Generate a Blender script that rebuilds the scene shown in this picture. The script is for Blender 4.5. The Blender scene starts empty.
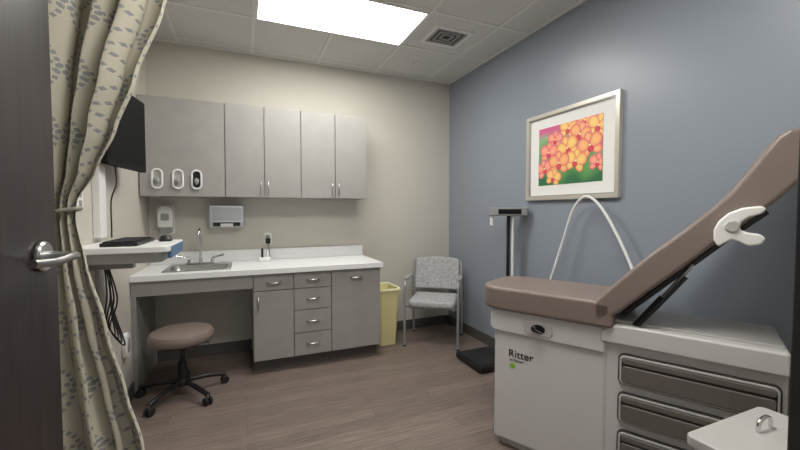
import bpy, bmesh, math, random
from mathutils import Vector, Matrix
random.seed(4)
sc = bpy.context.scene
try:
    sc.view_settings.view_transform = 'Standard'
except Exception: pass

# ---------------------------------------------------------------- helpers
def lin(c):
    r=[]
    for v in c:
        v/=255.0
        r.append(v/12.92 if v<=0.04045 else ((v+0.055)/1.055)**2.4)
    return (r[0],r[1],r[2],1)
def mat(name,col,rough=0.5,metal=0.0,noise=0.0,nscale=30.0,bump=0.0,bscale=200.0,spec=None):
    m=bpy.data.materials.new(name); m.use_nodes=True
    nt=m.node_tree; b=nt.nodes['Principled BSDF']
    b.inputs['Base Color'].default_value=lin(col)
    b.inputs['Roughness'].default_value=rough
    b.inputs['Metallic'].default_value=metal
    if spec is not None: b.inputs['Specular IOR Level'].default_value=spec
    tc=nt.nodes.new('ShaderNodeTexCoord')
    if noise>0:
        n=nt.nodes.new('ShaderNodeTexNoise'); n.inputs['Scale'].default_value=nscale
        n.inputs['Detail'].default_value=4
        nt.links.new(tc.outputs['Object'],n.inputs['Vector'])
        r=nt.nodes.new('ShaderNodeValToRGB')
        r.color_ramp.elements[0].position=0.3; r.color_ramp.elements[1].position=0.7
        r.color_ramp.elements[0].color=lin([max(0,c*(1-noise)) for c in col])
        r.color_ramp.elements[1].color=lin([min(255,c*(1+noise)) for c in col])
        nt.links.new(n.outputs['Fac'],r.inputs['Fac'])
        nt.links.new(r.outputs['Color'],b.inputs['Base Color'])
    if bump>0:
        n2=nt.nodes.new('ShaderNodeTexNoise'); n2.inputs['Scale'].default_value=bscale
        nt.links.new(tc.outputs['Object'],n2.inputs['Vector'])
        bp=nt.nodes.new('ShaderNodeBump'); bp.inputs['Strength'].default_value=bump
        bp.inputs['Distance'].default_value=0.002
        nt.links.new(n2.outputs['Fac'],bp.inputs['Height'])
        nt.links.new(bp.outputs['Normal'],b.inputs['Normal'])
    return m
def emis(name,col,strength):
    m=bpy.data.materials.new(name); m.use_nodes=True
    b=m.node_tree.nodes['Principled BSDF']
    b.inputs['Base Color'].default_value=lin(col)
    b.inputs['Emission Color'].default_value=lin(col)
    b.inputs['Emission Strength'].default_value=strength
    return m
def link(o,parent=None):
    sc.collection.objects.link(o)
    if parent is not None: o.parent=parent
    return o
def empty(name,loc=(0,0,0),rz=0.0):
    o=bpy.data.objects.new(name,None); o.empty_display_size=0.1
    o.location=loc; o.rotation_euler=(0,0,rz); sc.collection.objects.link(o); return o
def finish(name,bm,m,parent=None,bevel=0,seg=3,smooth=False):
    bmesh.ops.recalc_face_normals(bm,faces=bm.faces)
    me=bpy.data.meshes.new(name); bm.to_mesh(me); bm.free()
    if m: me.materials.append(m)
    o=bpy.data.objects.new(name,me); link(o,parent)
    if bevel>0:
        md=o.modifiers.new('Bevel','BEVEL'); md.width=bevel; md.segments=seg; md.limit_method='ANGLE'; md.angle_limit=math.radians(35)
        smooth=True
    if smooth:
        for p in me.polygons: p.use_smooth=True
        if bevel>0:
            w=o.modifiers.new('WN','WEIGHTED_NORMAL'); w.keep_sharp=True
    return o
def addbox(bm,x0,x1,y0,y1,z0,z1):
    vs=[bm.verts.new(p) for p in [(x0,y0,z0),(x1,y0,z0),(x1,y1,z0),(x0,y1,z0),(x0,y0,z1),(x1,y0,z1),(x1,y1,z1),(x0,y1,z1)]]
    for f in [(0,3,2,1),(4,5,6,7),(0,1,5,4),(1,2,6,5),(2,3,7,6),(3,0,4,7)]:
        bm.faces.new([vs[i] for i in f])
def box(name,x0,x1,y0,y1,z0,z1,m,parent=None,bevel=0,seg=3):
    bm=bmesh.new(); addbox(bm,x0,x1,y0,y1,z0,z1)
    return finish(name,bm,m,parent,bevel,seg)
def boxes(name,lst,m,parent=None,bevel=0,seg=2):
    bm=bmesh.new()
    for b in lst: addbox(bm,*b)
    return finish(name,bm,m,parent,bevel,seg)
def prism(name,pts,a0,a1,plane,m,parent=None,bevel=0,seg=3):
    bm=bmesh.new()
    def P(p,a):
        return {'xz':(p[0],a,p[1]),'xy':(p[0],p[1],a),'yz':(a,p[0],p[1])}[plane]
    A=[bm.verts.new(P(p,a0)) for p in pts]; B=[bm.verts.new(P(p,a1)) for p in pts]
    bm.faces.new(A); bm.faces.new(B[::-1])
    n=len(pts)
    for i in range(n): bm.faces.new([A[i],B[i],B[(i+1)%n],A[(i+1)%n]])
    return finish(name,bm,m,parent,bevel,seg)
def rrect(x0,x1,y0,y1,r,n=6):
    if not isinstance(r,(list,tuple)): r=[r]*4
    cs=[(x0+r[0],y0+r[0],180,r[0]),(x1-r[1],y0+r[1],270,r[1]),(x1-r[2],y1-r[2],0,r[2]),(x0+r[3],y1-r[3],90,r[3])]
    out=[]
    for cx,cy,a,rr in cs:
        for i in range(n+1):
            t=math.radians(a+90*i/n); out.append((cx+rr*math.cos(t),cy+rr*math.sin(t)))
    return out
def ring(name,outer,inner,a0,a1,plane,m,parent=None,bevel=0):
    bm=bmesh.new()
    def P(p,a): return {'xz':(p[0],a,p[1]),'xy':(p[0],p[1],a)}[plane]
    O0=[bm.verts.new(P(p,a0)) for p in outer];O1=[bm.verts.new(P(p,a1)) for p in outer]
    I0=[bm.verts.new(P(p,a0)) for p in inner];I1=[bm.verts.new(P(p,a1)) for p in inner]
    n=len(outer)
    for i in range(n):
        j=(i+1)%n
        bm.faces.new([O0[i],O0[j],I0[j],I0[i]]); bm.faces.new([O1[i],I1[i],I1[j],O1[j]])
        bm.faces.new([O0[i],O1[i],O1[j],O0[j]]); bm.faces.new([I0[i],I0[j],I1[j],I1[i]])
    return finish(name,bm,m,parent,bevel,2)
def lathe(name,prof,m,parent=None,seg=40,loc=(0,0,0),rot=None):
    bm=bmesh.new(); rings=[]
    for r,z in prof:
        if r<1e-5: rings.append([bm.verts.new((0,0,z))])
        else: rings.append([bm.verts.new((r*math.cos(2*math.pi*i/seg),r*math.sin(2*math.pi*i/seg),z)) for i in range(seg)])
    for a,b in zip(rings,rings[1:]):
        for i in range(seg):
            j=(i+1)%seg
            if len(a)==1 and len(b)==1: continue
            if len(a)==1: bm.faces.new([a[0],b[i],b[j]])
            elif len(b)==1: bm.faces.new([a[i],a[j],b[0]])
            else: bm.faces.new([a[i],a[j],b[j],b[i]])
    M=Matrix.Translation(loc)
    if rot: M=M@rot
    bmesh.ops.transform(bm,matrix=M,verts=bm.verts)
    o=finish(name,bm,m,parent,0,0,True)
    o.data.set_sharp_from_angle(angle=math.radians(40)) if hasattr(o.data,'set_sharp_from_angle') else None
    return o
def cyl(name,p0,p1,r,m,parent=None,r2=None,seg=24,bev=0.0):
    p0=Vector(p0);p1=Vector(p1);L=(p1-p0).length
    if r2 is None:r2=r
    q=(p1-p0).to_track_quat('Z','Y').to_matrix().to_4x4()
    b=min(bev,r*0.6,L*0.4)
    prof=[(0,0),(r-b,0),(r,b),(r2,L-b),(r2-b,L),(0,L)] if b>0 else [(0,0),(r,0),(r2,L),(0,L)]
    return lathe(name,prof,m,parent,seg,tuple(p0),q)
def tube(name,pts,r,m,parent=None,smooth=True,n=8,cyclic=False):
    P=[Vector(p) for p in pts]
    if smooth and len(P)>2:
        out=[]
        N=len(P)
        rng=range(N if cyclic else N-1)
        for i in rng:
            if cyclic: p0,p1,p2,p3=P[(i-1)%N],P[i],P[(i+1)%N],P[(i+2)%N]
            else: p0,p1,p2,p3=P[max(i-1,0)],P[i],P[i+1],P[min(i+2,N-1)]
            for k in range(n):
                t=k/n
                out.append(0.5*((2*p1)+(-p0+p2)*t+(2*p0-5*p1+4*p2-p3)*t*t+(-p0+3*p1-3*p2+p3)*t**3))
        if not cyclic: out.append(P[-1])
        P=out
    cu=bpy.data.curves.new(name,'CURVE'); cu.dimensions='3D'; cu.bevel_depth=r; cu.bevel_resolution=4; cu.use_fill_caps=True
    s=cu.splines.new('POLY'); s.points.add(len(P)-1)
    for i,p in enumerate(P): s.points[i].co=(p.x,p.y,p.z,1)
    s.use_cyclic_u=cyclic; s.use_smooth=True
    cu.materials.append(m)
    o=bpy.data.objects.new(name,cu); return link(o,parent)

# ---------------------------------------------------------------- materials
M_back=mat('paint_beige',(199,195,185),0.6,bump=0.15,bscale=300)
M_left=mat('paint_beige_left',(196,191,181),0.6,bump=0.15,bscale=300)
M_blue=mat('paint_blue_grey',(141,149,160),0.33,bump=0.12,bscale=300)
M_base=mat('rubber_baseboard',(84,80,78),0.5)
M_tbar=mat('ceiling_tbar',(228,228,224),0.5)
M_cab=mat('laminate_grey',(157,155,151),0.42,noise=0.02,nscale=8)
M_count=mat('counter_white',(235,236,236),0.3,noise=0.015,nscale=60)
M_steel=mat('brushed_steel',(185,185,183),0.28,1.0)
M_chrome=mat('chrome',(215,215,215),0.12,1.0)
M_white=mat('white_plastic',(232,232,230),0.35)
M_grey=mat('grey_plastic',(150,150,150),0.4)
M_black=mat('black_plastic',(22,22,24),0.4)
M_rubber=mat('black_rubber',(26,26,28),0.75)
M_vinyl=mat('taupe_vinyl',(128,114,107),0.38,bump=0.2,bscale=120)
M_tbl=mat('table_enamel',(204,202,200),0.35)
M_tbl2=mat('table_trim_grey',(182,180,177),0.35)
M_draw=mat('drawer_taupe',(104,98,93),0.4)
M_drawd=mat('drawer_shadow',(52,48,46),0.5)
M_fabric=mat('chair_fabric',(170,170,171),0.9,noise=0.14,nscale=55,bump=0.4,bscale=300)
M_frame=mat('chair_frame_grey',(165,167,169),0.35,0.5)
M_yel=mat('bin_yellow',(226,216,160),0.45)
M_yel2=mat('bin_liner',(238,232,190),0.5)
M_champ=mat('frame_champagne',(212,207,196),0.3,0.5)
M_mat=mat('mat_board',(236,236,233),0.7)
M_dark=mat('screen_dark',(14,15,17),0.6,spec=0.15)
M_mon=mat('monitor_case',(18,18,20),0.6,spec=0.2)
M_bluep=mat('blue_plastic',(70,110,150),0.4)
M_green=mat('sticker_green',(130,190,60),0.5)
M_light=emis('light_diffuser',(255,253,248),18.0)
M_jamb=mat('frame_dark',(52,47,45),0.4)

# door wood
M_door=bpy.data.materials.new('door_walnut'); M_door.use_nodes=True
nt=M_door.node_tree; b=nt.nodes['Principled BSDF']; b.inputs['Roughness'].default_value=0.4
tc=nt.nodes.new('ShaderNodeTexCoord'); mp=nt.nodes.new('ShaderNodeMapping'); mp.inputs['Scale'].default_value=(25,25,1.2)
n=nt.nodes.new('ShaderNodeTexNoise'); n.inputs['Scale'].default_value=3; n.inputs['Detail'].default_value=6
r=nt.nodes.new('ShaderNodeValToRGB'); r.color_ramp.elements[0].color=lin((34,29,30)); r.color_ramp.elements[1].color=lin((60,52,52))
r.color_ramp.elements[0].position=0.3; r.color_ramp.elements[1].position=0.75
nt.links.new(tc.outputs['Object'],mp.inputs['Vector']); nt.links.new(mp.outputs['Vector'],n.inputs['Vector'])
nt.links.new(n.outputs['Fac'],r.inputs['Fac']); nt.links.new(r.outputs['Color'],b.inputs['Base Color'])

# floor planks
M_floor=bpy.data.materials.new('vinyl_plank'); M_floor.use_nodes=True
nt=M_floor.node_tree; b=nt.nodes['Principled BSDF']; b.inputs['Roughness'].default_value=0.45
tc=nt.nodes.new('ShaderNodeTexCoord')
br=nt.nodes.new('ShaderNodeTexBrick'); br.inputs['Scale'].default_value=1.0
br.inputs['Brick Width'].default_value=1.2; br.inputs['Row Height'].default_value=0.10
br.inputs['Mortar Size'].default_value=0.0010; br.inputs['Mortar Smooth'].default_value=0.1
br.inputs['Color1'].default_value=lin((133,119,111)); br.inputs['Color2'].default_value=lin((115,102,95)); br.inputs['Mortar'].default_value=lin((88,78,72))
br.offset=0.37
mp=nt.nodes.new('ShaderNodeMapping'); mp.inputs['Scale'].default_value=(2.2,42,1)
n=nt.nodes.new('ShaderNodeTexNoise'); n.inputs['Scale'].default_value=2.0; n.inputs['Detail'].default_value=7; n.inputs['Roughness'].default_value=0.7
r=nt.nodes.new('ShaderNodeValToRGB'); r.color_ramp.elements[0].color=(0.58,0.57,0.56,1); r.color_ramp.elements[1].color=(1.30,1.29,1.28,1)
r.color_ramp.elements[0].position=0.32; r.color_ramp.elements[1].position=0.68
mx=nt.nodes.new('ShaderNodeMixRGB'); mx.blend_type='MULTIPLY'; mx.inputs[0].default_value=1
nt.links.new(tc.outputs['Object'],br.inputs['Vector']); nt.links.new(tc.outputs['Object'],mp.inputs['Vector']); nt.links.new(mp.outputs['Vector'],n.inputs['Vector'])
nt.links.new(n.outputs['Fac'],r.inputs['Fac']); nt.links.new(br.outputs['Color'],mx.inputs[1]); nt.links.new(r.outputs['Color'],mx.inputs[2])
nt.links.new(mx.outputs['Color'],b.inputs['Base Color'])

M_ceil=mat('ceiling_tile',(216,216,213),0.9,noise=0.05,nscale=120,bump=0.6,bscale=150)

# curtain fabric: beaded interlocking rings on UV
M_curt=bpy.data.materials.new('curtain_fabric'); M_curt.use_nodes=True
nt=M_curt.node_tree; b=nt.nodes['Principled BSDF']; b.inputs['Roughness'].default_value=0.85
uv=nt.nodes.new('ShaderNodeUVMap'); uv.uv_map='UVMap'
sp=nt.nodes.new('ShaderNodeSeparateXYZ'); nt.links.new(uv.outputs['UV'],sp.inputs[0])
def mth(op,a,b_=None,c=None):
    nd=nt.nodes.new('ShaderNodeMath'); nd.operation=op
    for i,v in enumerate([a,b_,c]):
        if v is None: continue
        if isinstance(v,(int,float)): nd.inputs[i].default_value=v
        else: nt.links.new(v,nd.inputs[i])
    return nd.outputs[0]
masks=[]
for ox,oy in [(0,0),(0.5,0.5)]:
    fx=mth('SUBTRACT',mth('FRACT',mth('ADD',mth('MULTIPLY',sp.outputs[0],4.2),ox)),0.5)
    fy=mth('SUBTRACT',mth('FRACT',mth('ADD',mth('MULTIPLY',sp.outputs[1],4.2),oy)),0.5)
    ln=mth('SQRT',mth('ADD',mth('MULTIPLY',fx,fx),mth('MULTIPLY',fy,fy)))
    rg=mth('LESS_THAN',mth('ABSOLUTE',mth('SUBTRACT',ln,0.455)),0.026)
    an=mth('GREATER_THAN',mth('SINE',mth('MULTIPLY',mth('ARCTAN2',fy,fx),30.0)),-0.3)
    masks.append(mth('MULTIPLY',rg,an))
mk=mth('MULTIPLY',mth('MAXIMUM',masks[0],masks[1]),0.9)
wv=nt.nodes.new('ShaderNodeTexNoise'); wv.inputs['Scale'].default_value=3
mx0=nt.nodes.new('ShaderNodeMixRGB'); mx0.inputs[1].default_value=lin((206,200,180)); mx0.inputs[2].default_value=lin((188,183,166))
nt.links.new(uv.outputs['UV'],wv.inputs['Vector']); nt.links.new(wv.outputs['Fac'],mx0.inputs[0])
mx=nt.nodes.new('ShaderNodeMixRGB'); nt.links.new(mk,mx.inputs[0]); nt.links.new(mx0.outputs[0],mx.inputs[1]); mx.inputs[2].default_value=lin((135,138,142))
nt.links.new(mx.outputs[0],b.inputs['Base Color'])
M_tie=mat('curtain_tie',(150,146,134),0.85)

# ---------------------------------------------------------------- room shell
XL,XR,YB,YF,ZC=-0.74,2.17,3.73,0.20,2.74
box('floor',XL-0.15,XR+0.15,-1.2,YB+0.15,-0.1,0,M_floor)
box('ceiling',XL-0.15,XR+0.15,0.05,YB+0.15,ZC,ZC+0.1,M_ceil)
box('wall_back',XL-0.15,XR+0.15,YB,YB+0.15,0,ZC,M_back)
box('wall_left',XL-0.15,XL,0.05,YB,0,ZC,M_left)
box('wall_right',XR,XR+0.15,0.05,YB,0,ZC,M_blue)
DX0,DX1=-0.575,0.60
boxes('wall_front',[(XL,DX0-0.03,0.05,YF,0,ZC),(DX1+0.03,XR,0.05,YF,0,ZC),(DX0-0.03,DX1+0.03,0.05,YF,2.16,ZC)],M_back)
bt=0.012; bh=0.10
box('baseboard_back',1.12,XR,YB-bt,YB,0,bh,M_base,bevel=0.003)
box('baseboard_right',XR-bt,XR,YF,YB-bt,0,bh,M_base,bevel=0.003)
box('baseboard_left',XL,XL+bt,YF,3.10,0,bh,M_base,bevel=0.003)
box('baseboard_niche',XL+0.035,0.05,YB-bt,YB,0,bh,M_base,bevel=0.003)
boxes('trim_1',[(DX1-0.03,DX1+0.03,0.03,0.215,0,2.13),(DX0-0.03,DX0+0.03,0.03,0.215,0,2.13),(DX0-0.03,DX1+0.03,0.03,0.215,2.13,2.18)],M_jamb,bevel=0.003)
g=[]
px=[-0.5,0.09,0.68,1.27,1.86]; py=[0.67,1.26,1.85,2.44,3.03,3.62]
for x in px: g.append((x-0.012,x+0.012,YF,YB,ZC-0.008,ZC+0.002))
for y in py: g.append((XL,XR,y-0.012,y+0.012,ZC-0.0075,ZC+0.002))
g.append((XL,XR,YB-0.02,YB,ZC-0.010,ZC+0.002)); g.append((XR-0.02,XR,YF,YB,ZC-0.010,ZC+0.002)); g.append((XL,XL+0.02,YF,YB,ZC-0.010,ZC+0.002))
boxes('trim_2',g,M_tbar)
def panel(x0,x1,y0,y1):
    e=empty('ceiling_light_panel',((x0+x1)/2,(y0+y1)/2,ZC)); w=(x1-x0)/2;h=(y1-y0)/2
    box('diffuser',-w+0.015,w-0.015,-h+0.015,h-0.015,-0.016,-0.009,M_light,e)
    ring('housing',rrect(-w,w,-h,h,0.004,1),rrect(-w+0.015,w-0.015,-h+0.015,h-0.015,0.004,1),-0.018,0.0,'xy',M_white,e)
panel(0.10,1.26,2.452,3.018)
panel(0.10,1.26,0.682,1.248)
e=empty('ceiling_vent',(1.56,2.74,ZC))
ring('vent_frame',rrect(-0.17,0.17,-0.15,0.15,0.005,1),rrect(-0.14,0.14,-0.12,0.12,0.005,1),-0.016,0,'xy',M_white,e)
box('vent_cavity',-0.14,0.14,-0.12,0.12,-0.004,-0.001,M_black,e)
for k,(i0,i1) in enumerate([(0.115,0.098),(0.080,0.063),(0.045,0.028)]):
    ring('vent_louvre_%d'%(k+1),rrect(-i0*1.17,i0*1.17,-i0,i0,0.002,1),rrect(-i1*1.17,i1*1.17,-i1,i1,0.002,1),-0.014,-0.005,'xy',M_grey,e)
lathe('smoke_detector',[(0,0),(0.03,0),(0.03,-0.008),(0.02,-0.018),(0,-0.018)],M_white,None,32,(1.56,3.33,ZC))

# ---------------------------------------------------------------- upper cabinets
e=empty('upper_cabinet',(0,0,0))
UF=3.40
box('carcass',-0.735,1.085,UF+0.02,YB-0.002,1.415,2.185,M_cab,e)
ux=[-0.735,-0.137,0.167,0.472,0.778,1.085]
for i in range(5):
    box('door_%d'%(i+1),ux[i]+0.0035,ux[i+1]-0.0035,UF,UF+0.019,1.417,2.183,M_cab,e,bevel=0.0015)
for i,x in enumerate([0.167-0.03,0.167+0.03,0.778-0.03,0.778+0.03]):
    tube('handle_%d'%(i+1),[(x,UF,1.45),(x,UF-0.025,1.458),(x,UF-0.025,1.542),(x,UF,1.55)],0.0045,M_steel,e,smooth=False)
for i,x in enumerate([-0.615,-0.475,-0.345]):
    g=empty('glove_box_dispenser',(x,UF,1.55))
    o=rrect(-0.040,0.040,-0.08,0.08,0.039,8)
    inn=rrect(-0.027,0.027,-0.066,0.066,0.026,8)
    ring('oval_rim',o,inn,-0.016,0,'xz',M_white,g,bevel=0.004)
    prism('opening',inn,-0.004,-0.0005,'xz',M_tbl2 if i<2 else M_black,g)
    lathe('glove_tuft',[(0,0.03),(0.014,0.018),(0.018,0),(0.012,-0.018),(0,-0.03)],M_grey,g,16,(0,-0.018,-0.015))

# ---------------------------------------------------------------- base cabinets and counter
e=empty('base_cabinet_with_counter',(0,0,0))
CT=0.845; CF=3.085; CL=XL+0.002; CB=YB-0.002
sx0,sx1,sy0,sy1=-0.55,-0.12,3.20,3.56
boxes('countertop',[(CL,sx0,CF,CB,CT-0.04,CT),(sx1,1.13,CF,CB,CT-0.04,CT),(sx0,sx1,CF,sy0,CT-0.04,CT),(sx0,sx1,sy1,CB,CT-0.04,CT)],M_count,e)
box('backsplash',CL,1.13,CB-0.02,CB,CT,CT+0.10,M_count,e,bevel=0.003)
box('apron',CL,0.055,CF+0.03,CF+0.05,0.695,CT-0.04,M_cab,e)
box('side_panel',CL,XL+0.03,CF+0.035,YB-0.02,0.0,0.70,M_cab,e)
FX=CF+0.035
box('carcass',0.055,1.115,FX+0.02,YB-0.013,0.10,CT-0.04,M_cab,e)
box('toe_kick',0.06,1.10,FX+0.075,YB-0.02,0,0.10,M_base,e)
def front(nm,x0,x1,z0,z1): box(nm,x0+0.0035,x1-0.0035,FX,FX+0.019,z0+0.0035,z1-0.0035,M_cab,e,bevel=0.0015)
zt=CT-0.045
front('drawer_a',0.058,0.366,zt-0.135,zt); front('door_a',0.058,0.366,0.105,zt-0.135)
dz=[zt,zt-0.135,zt-0.315,zt-0.505,0.105]
for i in range(4): front('drawer_b%d'%(i+1),0.366,0.675,dz[i+1],dz[i])
front('door_b',0.675,1.115,0.105,zt)
def hpull(nm,x,z,w=0.05):
    tube(nm,[(x-w,FX,z),(x-w*0.85,FX-0.026,z-0.004),(x+w*0.85,FX-0.026,z-0.004),(x+w,FX,z)],0.0065,M_steel,e,smooth=False)
hpull('pull_a',0.212,zt-0.07)
for i in range(4): hpull('pull_b%d'%(i+1),0.52,(dz[i]+dz[i+1])/2+0.005)
hpull('pull_c',0.895,zt-0.07)
tube('pull_d',[(0.095,FX,0.52),(0.095,FX-0.026,0.53),(0.095,FX-0.026,0.61),(0.095,FX,0.62)],0.0055,M_steel,e,smooth=False)

# sink
e=empty('sink',(0,0,0))
ring('rim',rrect(sx0-0.02,sx1+0.02,sy0-0.02,sy1+0.05,0.03),rrect(sx0+0.01,sx1-0.01,sy0+0.01,sy1-0.05,0.05),CT,CT+0.006,'xy',M_steel,e,bevel=0.002)
bm=bmesh.new()
top=rrect(sx0+0.01,sx1-0.01,sy0+0.01,sy1-0.05,0.05); bot=rrect(sx0+0.03,sx1-0.03,sy0+0.03,sy1-0.07,0.05)
A=[bm.verts.new((p[0],p[1],CT+0.003)) for p in top]; B=[bm.verts.new((p[0],p[1],CT-0.13)) for p in bot]
for i in range(len(A)):
    j=(i+1)%len(A); bm.faces.new([A[i],A[j],B[j],B[i]])
bm.faces.new(B); finish('basin',bm,M_steel,e,smooth=True)
lathe('drain',[(0,0.004),(0.03,0.004),(0.035,0)],M_chrome,e,24,(-0.335,3.36,CT-0.13))
e=empty('gooseneck_faucet',(-0.345,3.575,CT+0.006))
box('deck_plate',-0.11,0.11,-0.022,0.022,0,0.012,M_chrome,e,bevel=0.005)
cyl('neck_base',(0,0,0.01),(0,0,0.05),0.018,M_chrome,e,r2=0.012)
tube('spout',[(0,0,0.04),(0,0,0.22),(0,-0.015,0.275),(0,-0.06,0.30),(0,-0.105,0.275),(0,-0.12,0.22)],0.010,M_chrome,e)
for s in (-1,1):
    cyl('valve_%d'%(s+2),(s*0.09,0,0.01),(s*0.09,0,0.045),0.016,M_chrome,e)
    tube('blade_handle_%d'%(s+2),[(s*0.09,0,0.05),(s*0.12,-0.015,0.06),(s*0.18,-0.03,0.075)],0.0085,M_chrome,e)

# soap dispenser
e=empty('soap_dispenser',(-0.61,YB,1.22))
prism('backplate',rrect(-0.06,0.06,-0.12,0.13,0.02),-0.02,0,'xz',M_white,e,bevel=0.003)
prism('housing',rrect(-0.058,0.058,-0.06,0.125,[0.02,0.02,0.045,0.045]),-0.10,-0.015,'xz',M_white,e,bevel=0.015,seg=4)
prism('window',rrect(-0.03,0.03,0.0,0.06,0.012),-0.104,-0.098,'xz',M_grey,e,bevel=0.002)
prism('push_bar',rrect(-0.045,0.045,-0.11,-0.06,0.018),-0.085,-0.015,'xz',M_grey,e,bevel=0.006)
e=empty('paper_towel_dispenser',(-0.14,YB,1.25))
prism('case',rrect(-0.145,0.145,-0.10,0.105,0.01),-0.10,0,'xz',M_steel,e,bevel=0.008)
ring('front_lip',rrect(-0.128,0.128,-0.045,0.092,0.012),rrect(-0.118,0.118,-0.035,0.082,0.010),-0.108,-0.099,'xz',M_chrome,e,bevel=0.002)
box('slot',-0.11,0.11,-0.103,-0.08,-0.085,-0.05,M_black,e,bevel=0.004)
box('towel_tab',-0.05,0.05,-0.107,-0.10,-0.088,-0.06,M_white,e)
def outlet(name,loc,rz,plug=False):
    g=empty(name,loc,rz)
    prism('plate',rrect(-0.036,0.036,-0.058,0.058,0.006),-0.006,0,'xz',M_white,g,bevel=0.0015)
    for k,z in enumerate((-0.022,0.022)):
        prism('socket_%d'%k,rrect(-0.016,0.016,z-0.014,z+0.014,0.008),-0.008,-0.005,'xz',M_grey,g)
    if plug:
        box('adapter',-0.022,0.022,-0.05,-0.008,-0.045,0.005,M_black,g,bevel=0.005)
    return g
outlet('electrical_outlet',(0.205,YB,1.04),0,True)
e=empty('otoscope_charger',(0.17,3.58,CT+0.001))
box('cradle',-0.05,0.05,-0.04,0.04,0,0.035,M_white,e,bevel=0.008)
cyl('handle_a',(-0.022,0,0.03),(-0.022,0,0.10),0.010,M_black,e,bev=0.003)
cyl('handle_b',(0.022,0,0.03),(0.022,0,0.09),0.011,M_white,e,bev=0.003)
cyl('head_a',(-0.022,0.01,0.105),(-0.022,-0.03,0.11),0.012,M_black,e,r2=0.006)
tube('cord',[(0.0,0.03,0.01),(0.05,0.07,0.01),(0.045,0.085,0.06),(0.035,0.11,0.155)],0.0025,M_black,e)

# ---------------------------------------------------------------- rolling stool
e=empty('rolling_stool',(-0.415,2.985,0),0.35)
lathe('seat_cushion',[(0,0.385),(0.17,0.385),(0.19,0.392),(0.204,0.41),(0.204,0.437),(0.192,0.460),(0.16,0.472),(0,0.475)],M_vinyl,e,48)
lathe('seat_pan',[(0,0.365),(0.06,0.365),(0.165,0.378),(0.165,0.386),(0,0.386)],M_black,e)
lathe('gas_column',[(0,0.08),(0.028,0.08),(0.028,0.24),(0.016,0.242),(0.016,0.366),(0,0.366)],M_black,e)
lathe('hub',[(0,0.07),(0.045,0.075),(0.05,0.10),(0.038,0.125),(0,0.13)],M_black,e)
tube('height_lever',[(0.02,0,0.36),(0.12,-0.03,0.352),(0.17,-0.04,0.35)],0.005,M_black,e)
for k in range(5):
    a=2*math.pi*k/5; c,s=math.cos(a),math.sin(a)
    tube('leg_%d'%(k+1),[(0.03*c,0.03*s,0.10),(0.16*c,0.16*s,0.092),(0.285*c,0.285*s,0.068)],0.016,M_black,e)
    cyl('caster_stem_%d'%(k+1),(0.28*c,0.28*s,0.04),(0.28*c,0.28*s,0.075),0.008,M_steel,e)
    for q in (-1,1):
        p=Vector((0.28*c,0.28*s,0.027)); t=Vector((-s,c,0))
        cyl('caster_%d_%d'%(k+1,q+2),p+t*(0.006*q),p+t*(0.024*q),0.027,M_rubber,e,bev=0.004)

# ---------------------------------------------------------------- yellow waste bin
e=empty('waste_bin',(1.275,3.47,0))
bm=bmesh.new()
A=rrect(-0.085,0.085,-0.13,0.13,0.03); B=rrect(-0.112,0.112,-0.17,0.17,0.035)
a=[bm.verts.new((p[0],p[1],0)) for p in A]; b2=[bm.verts.new((p[0],p[1],0.55)) for p in B]
C=rrect(-0.104,0.104,-0.162,0.162,0.03); c2=[bm.verts.new((p[0],p[1],0.55)) for p in C]; D=rrect(-0.078,0.078,-0.123,0.123,0.028); d2=[bm.verts.new((p[0],p[1],0.01)) for p in D]
n=len(a)
for i in range(n):
    j=(i+1)%n
    bm.faces.new([a[i],a[j],b2[j],b2[i]]); bm.faces.new([b2[i],b2[j],c2[j],c2[i]]); bm.faces.new([c2[i],c2[j],d2[j],d2[i]])
bm.faces.new(a[::-1]); bm.faces.new(d2); finish('tub',bm,M_yel,e)
ring('rim',rrect(-0.122,0.122,-0.18,0.18,0.04),rrect(-0.102,0.102,-0.16,0.16,0.03),0.53,0.555,'xy',M_yel2,e,bevel=0.005)

# ---------------------------------------------------------------- guest chair
e=empty('guest_armchair',(1.62,3.115,0),math.radians(-36.4))
sw=0.245
prism('seat_cushion',rrect(-0.225,0.225,-0.01,0.43,[0.05,0.05,0.04,0.04]),0.375,0.445,'xy',M_fabric,e,bevel=0.026,seg=4)
box('seat_rail_l',-0.215,-0.195,0.02,0.42,0.357,0.379,M_frame,e); box('seat_rail_r',0.195,0.215,0.02,0.42,0.357,0.379,M_frame,e)
boxes('seat_cross',[(-sw,sw,0.05,0.07,0.357,0.377),(-sw,sw,0.37,0.39,0.357,0.377)],M_frame,e)
bm=bmesh.new(); NX,NZ=14,10
def bp(u,v,off):
    x=(-0.235+0.47*u)*(1-0.04*v); z=0.485+0.31*v+0.018*math.sin(math.pi*u)*v
    y=0.42+0.075*v+0.035*(1-(2*u-1)**2)+off
    return (x,y-0.03,z)
F=[[bm.verts.new(bp(i/NX,j/NZ,-0.02)) for i in range(NX+1)] for j in range(NZ+1)]
G=[[bm.verts.new(bp(i/NX,j/NZ,0.02)) for i in range(NX+1)] for j in range(NZ+1)]
for j in range(NZ):
    for i in range(NX):
        bm.faces.new([F[j][i],F[j][i+1],F[j+1][i+1],F[j+1][i]]); bm.faces.new([G[j][i],G[j+1][i],G[j+1][i+1],G[j][i+1]])
for i in range(NX):
    bm.faces.new([F[0][i],G[0][i],G[0][i+1],F[0][i+1]]); bm.faces.new([F[NZ][i],F[NZ][i+1],G[NZ][i+1],G[NZ][i]])
for j in range(NZ):
    bm.faces.new([F[j][0],F[j+1][0],G[j+1][0],G[j][0]]); bm.faces.new([F[j][NX],G[j][NX],G[j+1][NX],F[j+1][NX]])
finish('backrest',bm,M_fabric,e,bevel=0.016,seg=4)
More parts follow.
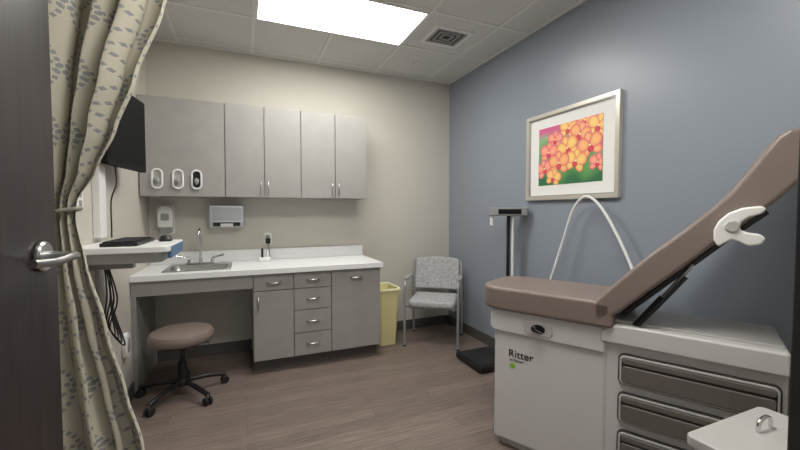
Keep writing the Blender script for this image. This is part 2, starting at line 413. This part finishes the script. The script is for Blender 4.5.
for s,nm in ((-1,'l'),(1,'r')):
    x=s*0.255
    tube('side_frame_'+nm,[(x,-0.01,0),(x,0.0,0.30),(x,0.005,0.54),(x,0.03,0.605),(x,0.10,0.625),(x,0.30,0.625),(x,0.38,0.63)],0.0125,M_frame,e)
    tube('rear_leg_'+nm,[(x,0.455,0),(x,0.40,0.38),(x,0.385,0.52),(x*0.985,0.42,0.70),(x*0.95,0.44,0.78)],0.0125,M_frame,e)
    prism('arm_pad_'+nm,rrect(x-0.022,x+0.022,0.05,0.33,0.02),0.632,0.652,'xy',M_grey,e,bevel=0.006)
    cyl('foot_'+nm,(x,-0.01,0),(x,-0.01,0.012),0.015,M_black,e); cyl('foot_rear_'+nm,(x,0.455,0),(x,0.455,0.012),0.015,M_black,e)
    cyl('bracket_'+nm,(x,0.06,0.367),(x-s*0.05,0.06,0.367),0.008,M_frame,e); cyl('bracket_b_'+nm,(x,0.395,0.367),(x-s*0.05,0.39,0.367),0.008,M_frame,e)

# ---------------------------------------------------------------- physician scale
e=empty('physician_scale',(1.90,2.63,0))
prism('platform',rrect(-0.19,0.17,-0.19,0.19,0.02),0.012,0.055,'xy',M_black,e,bevel=0.006)
prism('mat',rrect(-0.17,0.11,-0.17,0.17,0.015),0.055,0.059,'xy',M_rubber,e)
for i,(x,y) in enumerate([(-0.15,-0.15),(0.14,-0.15),(-0.15,0.15),(0.14,0.15)]): cyl('foot_%d'%i,(x,y,0),(x,y,0.014),0.018,M_rubber,e)
box('column',0.135,0.175,-0.14,-0.09,0.05,1.29,M_frame,e,bevel=0.004)
box('column_track',0.122,0.136,-0.128,-0.102,0.12,1.27,M_black,e)
box('height_rod',0.137,0.150,-0.165,-0.145,0.05,1.28,M_white,e,bevel=0.002)
box('column_base',0.115,0.18,-0.175,-0.07,0.05,0.12,M_black,e,bevel=0.006)
hd=empty('display_head',(0.125,-0.115,1.32)); hd.parent=e; hd.rotation_euler=(0,0,math.radians(-35))
prism('head_case',rrect(-0.15,0.15,-0.06,0.06,0.015),-0.06,0.012,'xy',M_grey,hd,bevel=0.010)
prism('head_screen',rrect(-0.10,0.10,-0.04,0.04,0.008),0.012,0.016,'xy',M_bluep,hd)
box('head_front',-0.08,0.10,-0.063,-0.055,-0.045,-0.005,M_dark,hd)
box('hand_rail',-0.145,-0.12,-0.02,0.02,-0.14,-0.05,M_white,hd,bevel=0.005)

# ---------------------------------------------------------------- exam lamp with gooseneck
e=empty('gooseneck_exam_lamp',(0,0,0))
lathe('weighted_base',[(0,0),(0.11,0),(0.115,0.01),(0.11,0.03),(0.03,0.045),(0,0.045)],M_white,e,36,(2.02,2.10,0))
cyl('pole',(2.02,2.10,0.04),(2.04,2.085,0.75),0.011,M_white,e)
tube('flex_arm',[(2.04,2.085,0.72),(2.06,2.05,0.86),(2.08,1.98,1.10),(2.08,1.90,1.31),(2.08,1.80,1.395),(2.08,1.69,1.33),(2.08,1.58,1.17),(2.07,1.48,1.00),(2.05,1.43,0.92)],0.009,M_white,e)
lathe('lamp_head',[(0,0.05),(0.02,0.05),(0.03,0.03),(0.05,-0.03),(0.046,-0.035),(0,-0.02)],M_white,e,32,(2.045,1.415,0.87))

# ---------------------------------------------------------------- framed orchid print
e=empty('framed_orchid_print',(XR,2.028,1.717),math.radians(-90))
W,H=0.412,0.333
ring('frame',rrect(-W,W,-H,H,0.003,1),rrect(-W+0.030,W-0.030,-H+0.030,H-0.030,0.003,1),-0.03,0,'xz',M_champ,e,bevel=0.005)
ring('frame_lip',rrect(-W+0.027,W-0.027,-H+0.027,H-0.027,0.003,1),rrect(-W+0.036,W-0.036,-H+0.036,H-0.036,0.003,1),-0.02,0,'xz',M_steel,e)
box('mat_board',-W+0.032,W-0.032,-0.010,-0.001,-H+0.032,H-0.032,M_mat,e)
pw,ph=0.285,0.220
M_pbg=bpy.data.materials.new('print_background'); M_pbg.use_nodes=True
nt=M_pbg.node_tree; b=nt.nodes['Principled BSDF']; b.inputs['Roughness'].default_value=0.5
tc=nt.nodes.new('ShaderNodeTexCoord'); n=nt.nodes.new('ShaderNodeTexNoise'); n.inputs['Scale'].default_value=5; n.inputs['Detail'].default_value=0.5
sx=nt.nodes.new('ShaderNodeSeparateXYZ'); nt.links.new(tc.outputs['Object'],sx.inputs[0])
def m2(op,a,b_):
    nd=nt.nodes.new('ShaderNodeMath'); nd.operation=op
    for i,v in enumerate([a,b_]):
        if isinstance(v,(int,float)): nd.inputs[i].default_value=v
        else: nt.links.new(v,nd.inputs[i])
    return nd.outputs[0]
fac=m2('ADD',m2('MULTIPLY',n.outputs['Fac'],0.7),m2('ADD',m2('MULTIPLY',sx.outputs[2],1.3),0.12))
r=nt.nodes.new('ShaderNodeValToRGB'); cr=r.color_ramp
cr.elements[0].position=0.2; cr.elements[0].color=lin((48,112,72)); cr.elements[1].position=0.72; cr.elements[1].color=lin((214,96,148))
x=cr.elements.new(0.42); x.color=lin((108,170,92)); x=cr.elements.new(0.56); x.color=lin((150,185,140))
nt.links.new(tc.outputs['Object'],n.inputs['Vector']); nt.links.new(fac,r.inputs['Fac']); nt.links.new(r.outputs['Color'],b.inputs['Base Color'])
box('print_ground',-pw,pw,-0.012,-0.009,-ph,ph,M_pbg,e)
M_ink=bpy.data.materials.new('print_ink'); M_ink.use_nodes=True
nt=M_ink.node_tree; b=nt.nodes['Principled BSDF']; b.inputs['Roughness'].default_value=0.5
at=nt.nodes.new('ShaderNodeVertexColor'); at.layer_name='Ink'; nt.links.new(at.outputs['Color'],b.inputs['Base Color'])
bm=bmesh.new(); cl=bm.loops.layers.color.new('Ink')
def srgb(c): return (c[0]/255,c[1]/255,c[2]/255,1)
def petal(cx,cz,ang,Ln,Wd_,y,cin,cout):
    K=20
    def pt(a,f):
        t=(1-math.cos(a))/2
        x_=Ln*(0.5-0.5*math.cos(a)); w_=Wd_*math.sin(a)*(0.75+0.35*t)
        x_=Ln*0.5+(x_-Ln*0.5)*f; w_*=f
        X=cx+x_*math.cos(ang)-w_*math.sin(ang); Z=cz+x_*math.sin(ang)+w_*math.cos(ang)
        return (max(-pw,min(pw,X)),y,max(-ph,min(ph,Z)))
    R1=[bm.verts.new(pt(2*math.pi*k/K,1.0)) for k in range(K)]
    R2=[bm.verts.new(pt(2*math.pi*k/K,0.62)) for k in range(K)]
    C_=bm.verts.new(pt(math.pi/2,0.0))
    for k in range(K):
        j=(k+1)%K
        f=bm.faces.new([R1[k],R1[j],R2[j],R2[k]])
        for lp,c in zip(f.loops,[cout,cout,cin,cin]): lp[cl]=srgb(c)
        f=bm.faces.new([R2[k],R2[j],C_])
        for lp,c in zip(f.loops,[cin,cin,[min(255,v+12) for v in cin]]): lp[cl]=srgb(c)
fl=[(0.0,0.17,0.085),(0.14,0.20,0.085),(-0.12,0.11,0.075),(0.25,0.14,0.095),(0.10,0.11,0.095),(-0.18,0.02,0.09),(0.0,0.03,0.10),(0.19,0.02,0.105),(-0.22,-0.10,0.085),(0.07,-0.07,0.095),(-0.08,-0.07,0.10),(0.25,-0.10,0.07),(-0.13,-0.17,0.075)]
for q,(fx,fz,R) in enumerate(fl):
    y0=-0.0123-q*0.0003; a0=math.radians(90+random.uniform(-25,25))
    hot=q%3
    cin=[(250,206,120),(250,182,120),(248,164,130)][hot]; cout=[(240,120,110),(232,92,120),(225,85,140)][hot]
    for k,(da,l,w_) in enumerate([(0,1.0,0.34),(math.radians(125),0.95,0.33),(math.radians(-125),0.95,0.33),(math.radians(62),1.05,0.50),(math.radians(-62),1.05,0.50)]):
        petal(fx,fz,a0+da,R*l,R*w_,y0-k*0.00004,cin,cout)
    petal(fx,fz+0.004,a0+math.pi,R*0.42,R*0.24,y0-0.00024,(225,70,90),(180,30,75))
    petal(fx,fz,a0,R*0.16,R*0.10,y0-0.00028,(255,235,190),(245,190,120))
finish('printed_blossoms',bm,M_ink,e)

# ---------------------------------------------------------------- exam table
T=empty('exam_table',(1.2726,1.6896,0),math.radians(-62))
Wd=0.38; SE=1.145
box('plinth',0.03,SE-0.03,0.03,Wd-0.03,0,0.10,M_tbl2,T,bevel=0.006)
box('body_foot',0.0,0.56,0.0,Wd,0.04,0.70,M_tbl,T,bevel=0.02,seg=4)
box('body_head',0.545,SE,0.008,Wd,0.04,0.75,M_tbl,T,bevel=0.015,seg=4)
prism('foot_fascia',rrect(-0.015,0.55,0.645,0.768,[0.03,0.01,0.01,0.03]),-0.016,Wd,'xz',M_tbl,T,bevel=0.012,seg=4)
prism('side_rail',[(0.53,0.70),(SE,0.70),(SE,0.79),(0.60,0.79),(0.56,0.775),(0.53,0.755)],-0.022,Wd,'xz',M_tbl,T,bevel=0.012,seg=4)
box('top_deck',0.56,SE-0.01,0.03,Wd-0.03,0.78,0.80,M_tbl2,T,bevel=0.005)
for i,(z0,z1) in enumerate([(0.520,0.660),(0.345,0.485),(0.170,0.31)]):
    prism('drawer_bezel_%d'%(i+1),rrect(0.605,1.128,z0,z1,0.024),-0.008,0.02,'xz',M_drawd,T,bevel=0.003)
    prism('drawer_rim_%d'%(i+1),rrect(0.611,1.122,z0+0.005,z1-0.005,0.020),-0.014,0.01,'xz',M_tbl2,T,bevel=0.003)
    prism('drawer_gap_%d'%(i+1),rrect(0.620,1.114,z0+0.013,z1-0.013,0.014),-0.016,0.01,'xz',M_drawd,T)
    prism('drawer_front_%d'%(i+1),rrect(0.623,1.111,z0+0.016,z1-0.050,0.012),-0.024,0.0,'xz',M_draw,T,bevel=0.004)
    prism('drawer_lip_%d'%(i+1),rrect(0.623,1.111,z1-0.040,z1-0.015,0.010),-0.022,-0.004,'xz',M_draw,T,bevel=0.003)
prism('seat_cushion',rrect(-0.085,0.585,-0.045,Wd,[0.13,0.02,0.02,0.13],8),0.768,0.892,'xy',M_vinyl,T,bevel=0.05,seg=6)
top=[(0.50,0.875),(0.56,0.945),(0.64,1.035),(0.714,1.115),(0.82,1.215),(0.923,1.322),(0.97,1.38),(1.008,1.44),(1.05,1.51),(1.085,1.565),(1.12,1.592)]
bot=[(1.16,1.575),(1.17,1.50),(1.15,1.41),(1.10,1.345),(1.0,1.245),(0.923,1.168),(0.82,1.06),(0.714,0.955),(0.63,0.87),(0.58,0.825),(0.53,0.79),(0.50,0.81)]
prism('backrest_cushion',top+bot,-0.045,Wd-0.025,'xz',M_vinyl,T,bevel=0.042,seg=6)
prism('backrest_board',[(0.60,0.815),(0.64,0.865),(0.82,1.05),(1.0,1.235),(1.07,1.305),(1.08,1.29),(1.0,1.213),(0.66,0.86),(0.62,0.815)],0.04,Wd-0.06,'xz',M_black,T)
cyl('gas_strut',(0.665,0.02,0.79),(0.76,0.02,0.93),0.013,M_black,T); cyl('strut_rod',(0.76,0.02,0.93),(0.86,0.02,1.08),0.007,M_steel,T)
tube('strut_link',[(0.68,0.0,0.80),(0.74,-0.01,0.885),(0.84,-0.005,1.03)],0.008,M_black,T)
def bk(x,y): return (0.923+(x-715)*0.00269, 1.3-(y-211)*0.00377)
cres=[(714,240),(714,230),(719,221),(729,213),(743,208),(762,206),(767,209),(762,214),(750,217),(742,222),(741,229),(750,232),(762,233),(767,237),(763,243),(750,245),(740,241),(733,239),(726,243),(719,247)]
prism('arm_bracket',[bk(*p) for p in cres],-0.080,-0.04,'xz',M_white,T,bevel=0.008)
cyl('bracket_hub',(bk(733,226)[0],-0.088,bk(733,226)[1]),(bk(733,226)[0],-0.04,bk(733,226)[1]),0.022,M_tbl2,T,bev=0.004)
prism('control_plate',rrect(0.18,0.32,0.665,0.735,0.02),-0.022,0.0,'xz',M_tbl2,T,bevel=0.004)
prism('control_recess',[(0.25+0.035*math.cos(a),0.70+0.022*math.sin(a)) for a in [2*math.pi*k/32 for k in range(32)]],-0.025,-0.01,'xz',M_black,T)
cyl('control_knob',(0.235,-0.05,0.703),(0.235,-0.02,0.703),0.014,M_black,T,bev=0.003)
tube('control_lever',[(0.235,-0.045,0.703),(0.255,-0.05,0.697),(0.275,-0.05,0.69)],0.006,M_black,T)
def text(name,s,size,x,z,m):
    c=bpy.data.curves.new(name,'FONT'); c.body=s; c.size=size; c.extrude=0.0008
    c.materials.append(m); o=bpy.data.objects.new(name,c); link(o,T); o.location=(x,-0.002,z); o.rotation_euler=(math.radians(90),0,0); return o
text('label_text','Ritter',0.058,0.085,0.515,M_black); text('label_subtext','by Midmark',0.016,0.095,0.495,M_black)
prism('label_sticker',[(0.11+0.015*math.cos(a),0.468+0.015*math.sin(a)) for a in [2*math.pi*k/24 for k in range(24)]],-0.002,0.002,'xz',M_green,T)

# ---------------------------------------------------------------- utility cart
e=empty('utility_cart',(1.235,0.42,0))
box('body',-0.165,0.165,-0.16,0.16,0.09,0.69,M_tbl,e,bevel=0.01)
prism('top',rrect(-0.18,0.18,-0.175,0.175,0.02),0.69,0.72,'xy',M_tbl2,e,bevel=0.006)
for i in range(3):
    box('drawer_%d'%i,-0.155,0.155,-0.166,-0.158,0.12+0.19*i,0.295+0.19*i,M_tbl2,e,bevel=0.004)
    tube('drawer_pull_%d'%i,[(-0.05,-0.165,0.24+0.19*i),(-0.045,-0.185,0.24+0.19*i),(0.045,-0.185,0.24+0.19*i),(0.05,-0.165,0.24+0.19*i)],0.004,M_steel,e,smooth=False)
tube('top_handle',[(0.0,0.10,0.72),(0.003,0.10,0.745),(0.03,0.10,0.755),(0.057,0.10,0.745),(0.06,0.10,0.72)],0.005,M_chrome,e)
for i,(x,y) in enumerate([(-0.13,-0.13),(0.13,-0.13),(-0.13,0.13),(0.13,0.13)]):
    cyl('caster_%d'%i,(x-0.012,y,0.035),(x+0.012,y,0.035),0.035,M_rubber,e,bev=0.004); cyl('caster_stem_%d'%i,(x,y,0.06),(x,y,0.10),0.01,M_steel,e)

# ---------------------------------------------------------------- monitor on wall mount
e=empty('computer_monitor',(-0.642,2.67,1.775),math.radians(82))
prism('bezel',rrect(-0.25,0.25,-0.225,0.225,0.012),-0.02,0.015,'xz',M_mon,e,bevel=0.004)
prism('back_shell',rrect(-0.2,0.2,-0.17,0.17,0.03),0.012,0.04,'xz',M_mon,e,bevel=0.01)
box('screen',-0.232,0.232,-0.0215,-0.019,-0.195,0.205,M_dark,e)
box('vesa_arm',-0.04,0.04,0.035,0.085,-0.05,0.05,M_grey,e,bevel=0.005)
e=empty('monitor_mounting_track',(XL,2.50,0),math.radians(90))
prism('track',rrect(-0.05,0.05,1.155,1.545,0.008),-0.035,0,'xz',M_white,e,bevel=0.004)
e=empty('cable_raceway',(XL,2.50,0),math.radians(90))
prism('raceway_cover',rrect(-0.035,0.035,0.72,0.99,0.008),-0.02,0,'xz',M_tbl2,e,bevel=0.004)
e=empty('keyboard_shelf',(XL+0.001,2.36,1.10))
prism('shelf_top',rrect(0.0,0.40,-0.27,0.22,[0.005,0.04,0.04,0.005]),0.0,0.03,'xy',M_white,e,bevel=0.006)
prism('shelf_box',rrect(0.0,0.36,-0.20,0.18,[0.005,0.03,0.03,0.005]),-0.055,0.0,'xy',M_tbl2,e,bevel=0.006)
box('edge_band',0.385,0.402,-0.20,0.18,-0.035,0.022,M_bluep,e,bevel=0.003)
box('support_arm',0.0,0.20,-0.03,0.03,-0.10,-0.05,M_grey,e,bevel=0.006)
e=empty('keyboard',(XL+0.19,2.34,1.13))
box('keyboard_base',-0.075,0.075,-0.20,0.18,0,0.018,M_black,e,bevel=0.004)
boxes('keys',[(-0.065+0.026*i,-0.043+0.026*i,-0.19+0.024*j,-0.17+0.024*j,0.018,0.024) for i in range(5) for j in range(15)],M_rubber,e)
lathe('computer_mouse',[(0,0),(0.032,0),(0.034,0.012),(0.022,0.03),(0,0.036)],M_black,None,32,(XL+0.33,2.45,1.13))
e=empty('hanging_cables',(0,0,0))
for k in range(4):
    o=0.012*k
    tube('cable_%d'%(k+1),[(XL+0.03,2.50+o,1.02),(XL+0.05+o,2.46+o,0.85-o),(XL+0.045,2.44+2*o,0.72-2*o),(XL+0.06+o,2.54+o,0.60-2*o),(XL+0.03,2.60+o,0.72),(XL+0.02,2.62,0.90-o)],0.004,M_black,e)
tube('monitor_cable',[(XL+0.06,2.62,1.56),(XL+0.07,2.60,1.46),(XL+0.05,2.575,1.36),(XL+0.05,2.57,1.22),(XL+0.05,2.565,1.15)],0.004,M_black,e)
g=empty('oval_door_bumper',(XL,2.92,0.42),math.radians(90))
prism('oval_plate',[(0.055*math.cos(a),0.085*math.sin(a)) for a in [2*math.pi*k/32 for k in range(32)]],-0.03,0,'xz',M_white,g,bevel=0.008)
prism('oval_insert',[(0.027*math.cos(a),0.05*math.sin(a)) for a in [2*math.pi*k/32 for k in range(32)]],-0.034,-0.028,'xz',M_grey,g,bevel=0.003)
outlet('electrical_outlet',(XL,2.28,1.36),math.radians(90))

# ---------------------------------------------------------------- privacy curtain
keys=[(0.04,-0.70,-0.335,0.045),(0.40,-0.69,-0.382,0.042),(0.60,-0.685,-0.43,0.038),(0.85,-0.68,-0.49,0.032),(1.10,-0.675,-0.545,0.024),(1.27,-0.672,-0.573,0.016),(1.33,-0.672,-0.568,0.016),(1.45,-0.68,-0.50,0.026),(1.60,-0.69,-0.438,0.036),(1.79,-0.70,-0.375,0.045),(2.09,-0.705,-0.285,0.05),(2.40,-0.71,-0.20,0.05),(2.70,-0.71,-0.12,0.05)]
def kint(z):
    for a,b_ in zip(keys,keys[1:]):
        if a[0]<=z<=b_[0]:
            t=(z-a[0])/(b_[0]-a[0]); t2=t*t*(3-2*t)*0.5+t*0.5
            return [a[i]+(b_[i]-a[i])*t2 for i in range(1,4)]
    return keys[-1][1:]
bm=bmesh.new(); uvl=bm.loops.layers.uv.new('UVMap')
NV,NU=110,160; rows=[]
for j in range(NV+1):
    z=0.04+(2.70-0.04)*j/NV; l,rr,A=kint(z); row=[]
    tight=min(1,abs(z-1.30)/0.35)
    for i in range(NU+1):
        u=i/NU
        ph_=2*math.pi*3.5*(u+0.05*math.sin(7*u+1.3))
        x_=l+(rr-l)*u + 0.018*math.sin(ph_*2+1)*tight
        y_=1.75+1.25*A*math.sin(ph_+0.6*math.sin(z*2.1))+0.35*A*math.sin(ph_*0.43+z*1.7)
        if z>1.3: y_-=0.05*math.sin(math.pi*min(1,(z-1.3)/0.9))*u
        row.append(bm.verts.new((max(x_,-0.725),y_,z)))
    rows.append(row)
for j in range(NV):
    for i in range(NU):
        f=bm.faces.new([rows[j][i],rows[j][i+1],rows[j+1][i+1],rows[j+1][i]])
        for lp,(a,b_) in zip(f.loops,[(i,j),(i+1,j),(i+1,j+1),(i,j+1)]):
            lp[uvl].uv=(a/NU*0.80,2.66*b_/NV+0.35*(a/NU)*max(0,(b_/NV-0.47)))
e=empty('privacy_curtain',(0,0,0))
finish('curtain_cloth',bm,M_curt,e,smooth=True)
tb=[(-0.620+0.056*math.cos(a),1.75+0.03*math.sin(a),1.30+0.01*math.cos(a)) for a in [2*math.pi*k/20 for k in range(20)]]
tube('tieback',tb,0.008,M_tie,e,cyclic=True,n=3)
box('ceiling_track',-0.735,0.60,1.735,1.765,2.70,2.732,M_white,e)

# ---------------------------------------------------------------- door
ang=math.atan2(1.19,0.03)
e=empty('door_1',(-0.545,0.225,0),ang)
L=1.19
box('leaf',0,L,0.0,0.045,0.012,2.12,M_door,e,bevel=0.002)
hx,hz=L-0.095,1.175
def lv(sgn,y0):
    cyl('rose_%d'%(sgn+2),(hx,y0,hz),(hx,y0+sgn*0.016,hz),0.042,M_steel,e,bev=0.005)
    cyl('neck_%d'%(sgn+2),(hx,y0,hz),(hx,y0+sgn*0.075,hz),0.014,M_steel,e,r2=0.013)
    tube('lever_%d'%(sgn+2),[(hx+0.014,y0+sgn*0.073,hz),(hx-0.03,y0+sgn*0.078,hz+0.001),(hx-0.09,y0+sgn*0.072,hz-0.005),(hx-0.165,y0+sgn*0.055,hz-0.002)],0.0115,M_steel,e)
lv(-1,0.0); lv(1,0.045)
box('latch_plate',L-0.001,L+0.002,0.01,0.035,hz-0.05,hz+0.05,M_steel,e)
for i,z in enumerate((0.25,1.05,1.85)): cyl('hinge_%d'%i,(-0.006,0.0,z),(-0.006,0.0,z+0.1),0.008,M_steel,e)
box('strike_plate',DX1-0.032,DX1-0.029,0.12,0.19,1.12,1.26,M_steel)

# ---------------------------------------------------------------- world and camera
w=bpy.data.worlds.new('World'); sc.world=w; w.use_nodes=True
w.node_tree.nodes['Background'].inputs['Color'].default_value=(0.95,0.97,1,1); w.node_tree.nodes['Background'].inputs['Strength'].default_value=0.7
cam=bpy.data.cameras.new('Camera'); co=bpy.data.objects.new('Camera',cam); sc.collection.objects.link(co)
cam.sensor_width=36; cam.lens=36*373/800; cam.clip_start=0.02
co.location=(0,0,1.30)
co.rotation_euler=(math.radians(90-2.15),0,math.radians(-22.7))
sc.camera=co
